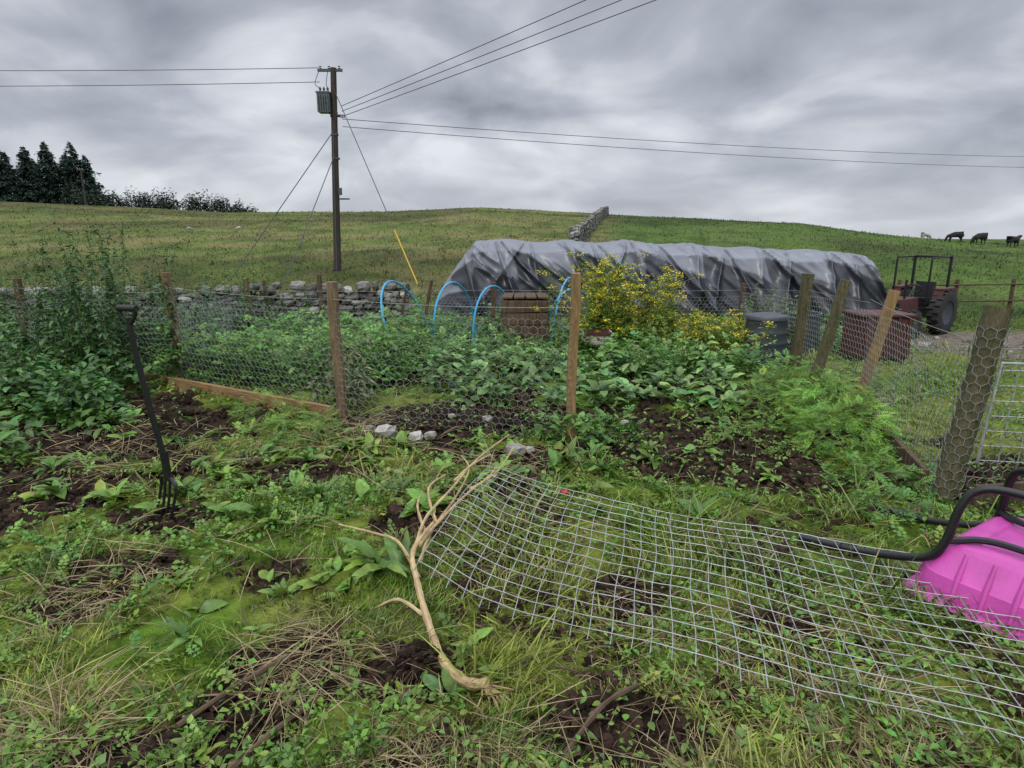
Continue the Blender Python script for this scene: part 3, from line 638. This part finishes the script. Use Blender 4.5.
Zt=base+zz+np.interp(xx,[-2,9],[0,.17])*zp; Zt=np.maximum(Zt,zg+.015)
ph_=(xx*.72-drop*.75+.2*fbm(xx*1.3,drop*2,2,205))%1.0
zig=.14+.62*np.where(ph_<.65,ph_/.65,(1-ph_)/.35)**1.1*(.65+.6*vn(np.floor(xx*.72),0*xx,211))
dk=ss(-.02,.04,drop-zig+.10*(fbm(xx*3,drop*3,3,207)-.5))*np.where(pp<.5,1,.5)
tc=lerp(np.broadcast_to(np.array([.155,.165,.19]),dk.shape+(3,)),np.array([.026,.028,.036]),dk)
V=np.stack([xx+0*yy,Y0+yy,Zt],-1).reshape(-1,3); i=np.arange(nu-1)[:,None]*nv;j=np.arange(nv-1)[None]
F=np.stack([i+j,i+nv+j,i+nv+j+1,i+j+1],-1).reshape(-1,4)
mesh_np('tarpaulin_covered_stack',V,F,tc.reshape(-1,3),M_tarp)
# ---------------- dry stone walls ----------------
def stonewall(name,pts,h,w,ln,chh,dark=1,seed=1):
    P=[];Sz=[];Cc=[];yaw=[]
    for (a,b) in zip(pts[:-1],pts[1:]):
        a=Vector((*a,0));b=Vector((*b,0)); d_=b-a; L=d_.length; d_.normalize(); nn=Vector((-d_.y,d_.x,0))
        for c in range(int(h/chh)+1):
            for side in (-1,1):
                t=random.uniform(0,ln)
                while t<L:
                    l=ln*random.uniform(.5,1.5); top=c>=int(h/chh)
                    if top and random.random()<.4: t+=l; continue
                    q_=a+d_*t+nn*side*(w*.25*(1-c*chh/h*.4)+random.uniform(-.03,.03))
                    z_=float(H(q_.x,q_.y,False)); P.append((q_.x,q_.y,z_+chh*(c+.4)+random.uniform(-.03,.03)+(random.uniform(0,.06) if top else 0)))
                    Sz.append((l*1.08,w*.6,chh*random.uniform(.8,1.4)*(1.4 if top else 1))); yaw.append(math.atan2(d_.y,d_.x)+random.uniform(-.2,.2))
                    g=random.uniform(.4,1.3)*dark; Cc.append(np.array([.15,.145,.13])*g if random.random()<.8 else np.array([.30,.30,.27])*g)
                    t+=l*.95
    n=len(P); T=stone_T(seed); V,F,c=instv(*T,np.array(P),rotm(np.array(yaw),rng.normal(0,.15,n),rng.normal(0,.15,n)),np.array(Sz),np.array(Cc)); 
    return mesh_np(name,V,F,c,M_stone,False)
stonewall('dry_stone_wall',[(-17,9.8),(-9,10.9),(-2.0,12.6)],.72,.5,.2,.11,.9,11)
stonewall('dry_stone_wall',[(2.6,27),(3.1,33),(4.6,42),(7.0,56),(10.5,76),(12.9,90)],.85,.5,.38,.16,1.0,12)
P=[];Sz=[];Cc=[]
for k in range(90):
    x=random.uniform(5.5,13);y=random.gauss(11.8,1.0); s_=random.uniform(.06,.22); P.append((x,y,h1(x,y)+s_*.2));Sz.append((s_*1.3,s_,s_*.7));Cc.append(np.array([.22,.2,.17])*random.uniform(.6,1.3))
stones('rubble_stones',P,Sz,Cc,5)
# ---------------- utility poles & lines ----------------
def upole(x,y,h,lean=0,trans=True,z=None):
    z=h1(x,y) if z is None else z; e=empty('utility_pole',(x,y,z)); mb=MB()
    mb.tube([(0,0,-.3),(lean*.5,0,h*.5),(lean,0,h)],[.14,.12,.10],14,mi=0)
    mb.box((lean-.12,0,h-.08),(.85,.1,.08),mi=1)
    for xo in (-.45,-.15,.2): mb.lathe((lean+xo,0,h-.04),[(.02,0),(.05,.03),(.03,.06),(.05,.09),(.03,.12),(.0,.15)],10,mi=2)
    mb.box((lean+.05,0,h-1.55),(.5,.08,.08),mi=0)
    for xo in (.2,.28): mb.lathe((lean+xo,-.05,h-1.62),[(.02,0),(.045,.03),(.03,.06),(.045,.09),(0,.12)],10,mi=2)
    mb.box((lean,-.0,h-4.35),(.6,.06,.05),mi=1); mb.box((lean+.02,-.15,h-4.1),(.12,.06,.25),mi=1)
    for zo in (2.2,3.0): mb.lathe((lean*.7,0,h-zo),[(.135,0),(.135,.06)],12,mi=1)
    mb.tube([(.02,-.14,0),(lean*.6+.02,-.13,h-2)],.02,6,mi=1)
    if trans:
        c=(lean-.36,-.05,h-1.15)
        mb.box(c,(.42,.42,.62),mi=3); mb.box((c[0],c[1],c[2]+.33),(.47,.47,.05),mi=3)
        for k in range(5): mb.box((c[0]-.16+k*.08,c[1]-.235,c[2]),(.02,.06,.5),mi=3)
        for k in (-.13,0,.13): mb.lathe((c[0]+k,c[1],c[2]+.35),[(.025,0),(.05,.04),(.03,.08),(.05,.12),(.03,.16),(0,.2)],10,mi=1)
        mb.box((lean-.1,0,h-1.45),(.3,.1,.08),mi=1)
        for k in (-.13,.13): mb.tube(spline([(c[0]+k,c[1],c[2]+.5),(c[0]+k*1.5-.1,c[1],h-.5),(lean-.3+k,0,h+.05)],4),.012,5,mi=1)
    mb.obj('pole',[M_pole,M_cable,M_white,M_trans],parent=e); return e
PX,PY=-6.46,24; pz=h1(PX,PY); Htop=6.95-pz; upole(PX,PY,Htop,.3,True)
TX=PX+.3
upole(20.6,3.9,11.5,0,False); upole(42.5,47.5,7,0,False); upole(-34,29.1,7.5,0,False,-.3)
def wires(name,lst,r):
    mb=MB()
    for a,b,sag in lst:
        a=Vector(a);b=Vector(b); pts=[]
        for t in np.linspace(0,1,30):
            p_=a.lerp(b,t); p_.z-=sag*4*t*(1-t); pts.append(p_)
        mb.tube(pts,r,5)
    mb.obj(name,[M_cable])
wires('overhead_power_lines',[((TX+.2,PY,5.72),(20.2,4.2,10.9),.1),((TX+.2,PY,5.55),(20.9,4.2,10.5),.12),((TX+.2,PY,5.38),(21.5,4.0,10.1),.12),
  ((TX+.2,PY,5.3),(42.5,47.5,6.5),.35),((TX+.2,PY,5.05),(42.5,47.5,5.75),.35),
  ((TX-.5,PY,6.95),(-34,29.1,8.15),.12),((TX-.5,PY,6.5),(-34,29.1,7.5),.12)],.012)
g=lambda x,y:(x,y,h1(x,y))
wires('guy_wires',[((TX-.05,PY,5.0),g(-9.6,22),0),((TX-.05,PY,4.3),g(-7.6,21.6),0),((TX,PY,6.2),g(-3.1,21.2),0)],.016)
a=Vector((TX,PY,6.2)); b=Vector(g(-3.1,21.2)); mb=MB(); mb.tube([b,b.lerp(a,.27)],.022,8); mb.obj('yellow_guy_guard',[M_yellow])
upole(-59,92,5,0,False)
# ---------------- trees ----------------
M_need=mat('needles',attr=True,rough=.8,spec=.1,noise=.3,nscale=2)
def conifer(x,y,h,rb,z):
    e=empty('spruce_tree',(x,y,z)); mb=MB(); mb.tube([(0,0,-.5),(.05,0,h*.5),(0,0,h*.98)],[h*.02,h*.012,.02],8); 
    A=Acc(); P=[];Yw=[];Pi=[];L=[];cc=[]
    for lv in np.linspace(.05,.985,26):
        rr=rb*(1-lv)**1.0*random.uniform(.7,1.3)+.06; nb=random.randint(8,11)
        for b in range(nb):
            if random.random()<.12: continue
            a=random.uniform(0,6.28); l=rr*random.uniform(.6,1.2); dr=-.25*(1-lv)
            mb.tube([(0,0,h*lv),(l*.9*math.cos(a),l*.9*math.sin(a),h*lv+l*dr)],[.03,.008],3,cap=False)
            for s_ in np.linspace(.25,1,int(3+l*2.4)):
                for q_ in range(3):
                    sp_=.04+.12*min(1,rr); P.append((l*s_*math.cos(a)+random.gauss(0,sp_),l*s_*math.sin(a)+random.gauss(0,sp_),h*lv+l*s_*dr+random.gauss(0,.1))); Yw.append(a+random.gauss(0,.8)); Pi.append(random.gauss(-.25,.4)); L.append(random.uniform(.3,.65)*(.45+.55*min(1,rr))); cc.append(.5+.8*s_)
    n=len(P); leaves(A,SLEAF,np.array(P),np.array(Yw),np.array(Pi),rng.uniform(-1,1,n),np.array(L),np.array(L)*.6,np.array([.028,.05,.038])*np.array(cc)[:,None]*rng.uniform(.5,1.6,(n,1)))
    mb.obj('trunk',[M_bark],parent=e); A.build('foliage',M_need,False,e)
for (x,y,top,rb) in [(-84,104,12.6,4),(-82,101,12.6,3.8),(-80,101,13.9,4),(-78.2,104,13.2,3.8),(-76.4,100,14.0,4),(-74.6,104,13.4,3.8),(-73.0,101,13.6,3.8),(-71.2,104,13.2,3.6),(-69.8,101,14.3,3.9),(-68.2,103,13.0,3.4),(-66.6,102,14.4,3.6),(-65.2,103,12.6,2.8),(-86.5,101,12.6,3.8),(-89,100,13,3.6),(-93,104,14,3.5)]:
    z=h1(x,y)-.3; conifer(x,y,top-z,rb,z)
A=Acc(); mb=MB()
for k in range(46):
    x=-65+k*.58+random.uniform(-.5,.5); y=96+random.uniform(-2,5); z=h1(x,y); ridge=1.5+np.interp(x/y,RA,RE)*y
    hh=np.interp(k,[0,10,22,34,41,45],[2.5,1.8,2.3,2.2,1.6,.7])*random.uniform(.6,1.3)+max(0,ridge-z)
    mb.tube([(x,y,z-.2),(x+.1,y,z+hh*.8)],[.12,.04],5); wd=random.uniform(.8,1.5)
    dome(A,x,y,wd,wd,hh,220,(.2,.45),(.03,.045,.03),z0=z,inner=.5)
    if random.random()<.5: dome(A,x+random.uniform(-.6,.6),y,wd*.5,.5,hh*1.15,110,(.15,.35),(.03,.045,.03),z0=z,inner=.4)
o=A.build('distant_tree_row',M_need,False); mb.obj('trunks',[M_bark],parent=o)
# ---------------- sheep ----------------
def sheepmesh(name,graze,mt):
    v=[(-.52,0,.70),(-.25,0,.70),(.1,0,.69),(.38,0,.70)]; r=[(.19,.2),(.27,.26),(.28,.27),(.22,.24)]
    e=[(0,1),(1,2),(2,3)]
    if graze: hd=[(.56,0,.58),(.70,0,.36),(.74,0,.2),(.78,0,.08)]
    else: hd=[(.55,0,.84),(.66,0,.98),(.78,0,.97),(.90,0,.90)]
    for k,(h_,q_) in enumerate(zip(hd,(.13,.09,.085,.045))): v.append(h_); r.append((q_,q_)); e.append((len(v)-2,len(v)-1))
    hi=5
    for sg in (-1,1):
        v.append((hd[1][0]-.02,sg*.15,hd[1][2]+.02)); r.append((.025,.025)); e.append((hi,len(v)-1))
        b=len(v); v+=[(.36,sg*.12,.46),(.37,sg*.12,.27),(.36,sg*.12,.12),(.38,sg*.12,.02)]; r+=[(.08,.08),(.04,.04),(.03,.03),(.04,.035)]; e+=[(3,b),(b,b+1),(b+1,b+2),(b+2,b+3)]
        b=len(v); v+=[(-.38,sg*.13,.48),(-.5,sg*.13,.29),(-.46,sg*.13,.12),(-.44,sg*.13,.02)]; r+=[(.12,.1),(.042,.04),(.03,.03),(.04,.035)]; e+=[(0,b),(b,b+1),(b+1,b+2),(b+2,b+3)]
    v.append((-.72,0,.58)); r.append((.04,.04)); e.append((0,len(v)-1))
    me=bpy.data.meshes.new(name); me.from_pydata(v,e,[]); ob=bpy.data.objects.new('tmp',me); link(ob)
    ob.modifiers.new('Skin','SKIN'); 
    for k,sv in enumerate(me.skin_vertices[0].data): sv.radius=r[k]; sv.use_root=(k==1)
    sb=ob.modifiers.new('Sub','SUBSURF'); sb.levels=2; sb.render_levels=2
    dg=bpy.context.evaluated_depsgraph_get(); dg.update(); m2=bpy.data.meshes.new_from_object(ob.evaluated_get(dg)); m2.name=name
    bpy.data.objects.remove(ob); m2.materials.clear(); m2.materials.append(mt); m2.polygons.foreach_set('use_smooth',[True]*len(m2.polygons)); return m2
md=sheepmesh('sheep_a',False,M_wool_d); mg=sheepmesh('sheep_b',True,M_wool_d); mw=sheepmesh('sheep_c',True,M_wool_w)
def sheep(m,x,y,rz,s=1.15):
    o=bpy.data.objects.new('sheep',m); link(o); z=float(H(x,y,False)); o.location=(x,y,z-.02); o.rotation_euler[2]=rz; o.scale=(s,)*3
def rid(a): return 90-42*float(ss(.15,.75,a))
for a,m,rz,s_ in [(.630,mw,0.2,.6),(.675,mg,2.9,.8),(.712,mg,3.4,.85),(.765,md,.3,.8)]:
    yy_=rid(a)-3.5; sheep(m,a*yy_,yy_,rz,s_)
for u,yy_ in [(-.49,44),(-.415,46)]: sheep(mw,u*yy_,yy_,random.uniform(0,6.3),.34)
# ---------------- tractor ----------------
tr=empty('compact_tractor',(9.4,15.0,h1(9.4,15.0))); tr.rotation_euler[2]=math.radians(215); tr.scale=(.92,)*3
mb=MB()
mb.box((.75,0,.72),(1.0,.48,.42),mi=0,taper=.9); mb.box((1.27,0,.68),(.06,.44,.36),mi=1); mb.box((.2,0,.5),(1.6,.3,.25),mi=1)
mb.box((-.35,0,.72),(.5,.46,.12),mi=1); mb.box((-.5,0,1.03),(.12,.44,.5),rot=(0,-.15,0),mi=1); mb.box((-.32,0,.84),(.42,.44,.1),mi=1)
for sg in (-1,1):
    mb.box((-.4,sg*.5,1.13),(.7,.22,.05),mi=0); mb.box((-.05,sg*.5,.98),(.05,.22,.28),rot=(0,-.3,0),mi=0)
    mb.box((-.72,sg*.42,1.3),(.06,.06,1.2),mi=1)
mb.box((-.72,0,1.9),(.06,.9,.06),mi=1)
for sg in (-1,1): mb.box((.3,sg*.4,1.35),(.04,.04,1.05),mi=1); mb.box((-.2,sg*.4,1.9),(1.0,.04,.04),mi=1)
mb.tube([(.35,0,.9),(.12,0,1.12)],.02,8,mi=1)
c=[(.10+.17*math.sin(w)*.35,.17*math.cos(w),1.14+.17*math.sin(w)*.6) for w in np.linspace(0,6.283,17)]; mb.tube(c,.014,6,mi=1)
mb.tube([(.9,.15,.9),(.9,.15,1.4)],.03,8,mi=1)
mb.obj('body',[M_red,M_black],parent=tr,smooth=False,bevel=.01)
def wheel(x,y,R_,w,nm):
    mb=MB(); mb.lathe((0,0,0),[(R_*.55,-w*.45),(R_*.8,-w*.5),(R_*.96,-w*.42),(R_,-w*.2),(R_,w*.2),(R_*.96,w*.42),(R_*.8,w*.5),(R_*.55,w*.45),(R_*.55,-w*.45)],32,0,'y')
    mb.lathe((0,0,0),[(0,-w*.2),(R_*.4,-w*.25),(R_*.56,-w*.4)],20,1,'y'); mb.lathe((0,0,0),[(0,w*.2),(R_*.4,w*.25),(R_*.56,w*.4)],20,1,'y')
    for k in range(20):
        a=k*math.pi/10
        for sg in (-1,1): mb.box((R_*1.0*math.cos(a+sg*.07),sg*w*.22,R_*1.0*math.sin(a+sg*.07)),(.07,w*.42,.04),rot=(0,-a,0))
    o=mb.obj(nm,[M_rubber,M_bin],parent=tr); o.location=(x,y,R_)
for sg in (-1,1): wheel(-.4,sg*.52,.55,.3,'rear_wheel'); wheel(1.0,sg*.45,.33,.2,'front_wheel')
mb=MB()
for k in range(6): 
    x=10.5+k*1.7; y=17.5+k*.2; mb.tube([(x,y,h1(x,y)-.1),(x,y,h1(x,y)+1.05)],.05,8)
for q_ in (.45,.9): mb.tube([(10.5+k*1.7,17.44+k*.2,h1(10.5+k*1.7,17.5+k*.2)+q_) for k in range(6)],.025,6)
mb.obj('rail_fence',[M_oldwood])
post('fence_post',7.0,8.3,1.0,.05,M_postgreen,.04,0,False)
# ---------------- world / light ----------------
w=bpy.data.worlds.new('World'); sc.world=w; w.use_nodes=True; nt=w.node_tree; N=nt.nodes; L=nt.links; N.clear()
out=N.new('ShaderNodeOutputWorld'); sky=N.new('ShaderNodeTexSky'); sky.sky_type='NISHITA'; sky.sun_disc=False; sky.sun_elevation=math.radians(52); sky.sun_rotation=math.radians(200)
b1=N.new('ShaderNodeBackground'); b1.inputs[1].default_value=.1; L.new(sky.outputs[0],b1.inputs[0])
tc=N.new('ShaderNodeTexCoord'); sx=N.new('ShaderNodeSeparateXYZ'); L.new(tc.outputs['Generated'],sx.inputs[0])
def mth(op,a,b=None,c=None):
    n=N.new('ShaderNodeMath'); n.operation=op
    for k,v in enumerate((a,b,c)):
        if v is None: continue
        if isinstance(v,(int,float)): n.inputs[k].default_value=v
        else: L.new(v,n.inputs[k])
    return n.outputs[0]
zc=mth('MAXIMUM',sx.outputs[2],0.0); den=mth('ADD',zc,.3)
px=mth('DIVIDE',sx.outputs[0],den); py=mth('DIVIDE',sx.outputs[1],den)
cb_=N.new('ShaderNodeCombineXYZ'); L.new(px,cb_.inputs[0]); L.new(py,cb_.inputs[1]); cb_.inputs[2].default_value=3.7
n1=N.new('ShaderNodeTexNoise'); n1.inputs['Scale'].default_value=2.0; n1.inputs['Detail'].default_value=6; n1.inputs['Roughness'].default_value=.47; n1.inputs['Distortion'].default_value=.35; L.new(cb_.outputs[0],n1.inputs['Vector'])
n2=N.new('ShaderNodeTexNoise'); n2.inputs['Scale'].default_value=.75; n2.inputs['Detail'].default_value=3; L.new(cb_.outputs[0],n2.inputs['Vector'])
f=mth('ADD',mth('MULTIPLY',n1.outputs['Fac'],.6),mth('MULTIPLY',n2.outputs['Fac'],.4))
cr=N.new('ShaderNodeValToRGB'); L.new(f,cr.inputs[0]); el=cr.color_ramp.elements
el[0].position=.37; el[0].color=(.25,.275,.33,1); el[1].position=.61; el[1].color=(.80,.83,.88,1); e_=el.new(.49); e_.color=(.46,.49,.555,1)
hz=N.new('ShaderNodeMapRange'); hz.inputs['From Min'].default_value=0; hz.inputs['From Max'].default_value=.14; hz.inputs['To Min'].default_value=.55; hz.inputs['To Max'].default_value=0; L.new(zc,hz.inputs['Value'])
mx=N.new('ShaderNodeMix'); mx.data_type='RGBA'; L.new(hz.outputs[0],mx.inputs['Factor']); L.new(cr.outputs[0],mx.inputs[6]); mx.inputs[7].default_value=(.62,.65,.71,1)
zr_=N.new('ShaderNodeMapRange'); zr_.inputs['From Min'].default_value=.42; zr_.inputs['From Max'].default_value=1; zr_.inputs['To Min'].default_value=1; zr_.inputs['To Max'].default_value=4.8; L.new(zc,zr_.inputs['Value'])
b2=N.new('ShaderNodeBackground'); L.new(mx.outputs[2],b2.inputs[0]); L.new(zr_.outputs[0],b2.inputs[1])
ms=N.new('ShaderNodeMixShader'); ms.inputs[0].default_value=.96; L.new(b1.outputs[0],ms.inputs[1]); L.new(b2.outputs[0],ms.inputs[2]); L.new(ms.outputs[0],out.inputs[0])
sl=bpy.data.lights.new('sun','SUN'); sl.energy=1.5; sl.angle=math.radians(12); sl.color=(1,.96,.9); so=bpy.data.objects.new('sun',sl); link(so); so.rotation_euler=(math.radians(38),0,math.radians(-25))
cam=bpy.data.cameras.new('camera'); cam.lens=22.5; cam.sensor_width=36; cam.clip_end=2000; cam.clip_start=.05; co=bpy.data.objects.new('camera',cam); link(co); co.location=(0,0,1.5); co.rotation_euler=(math.radians(76.5),0,0); sc.camera=co
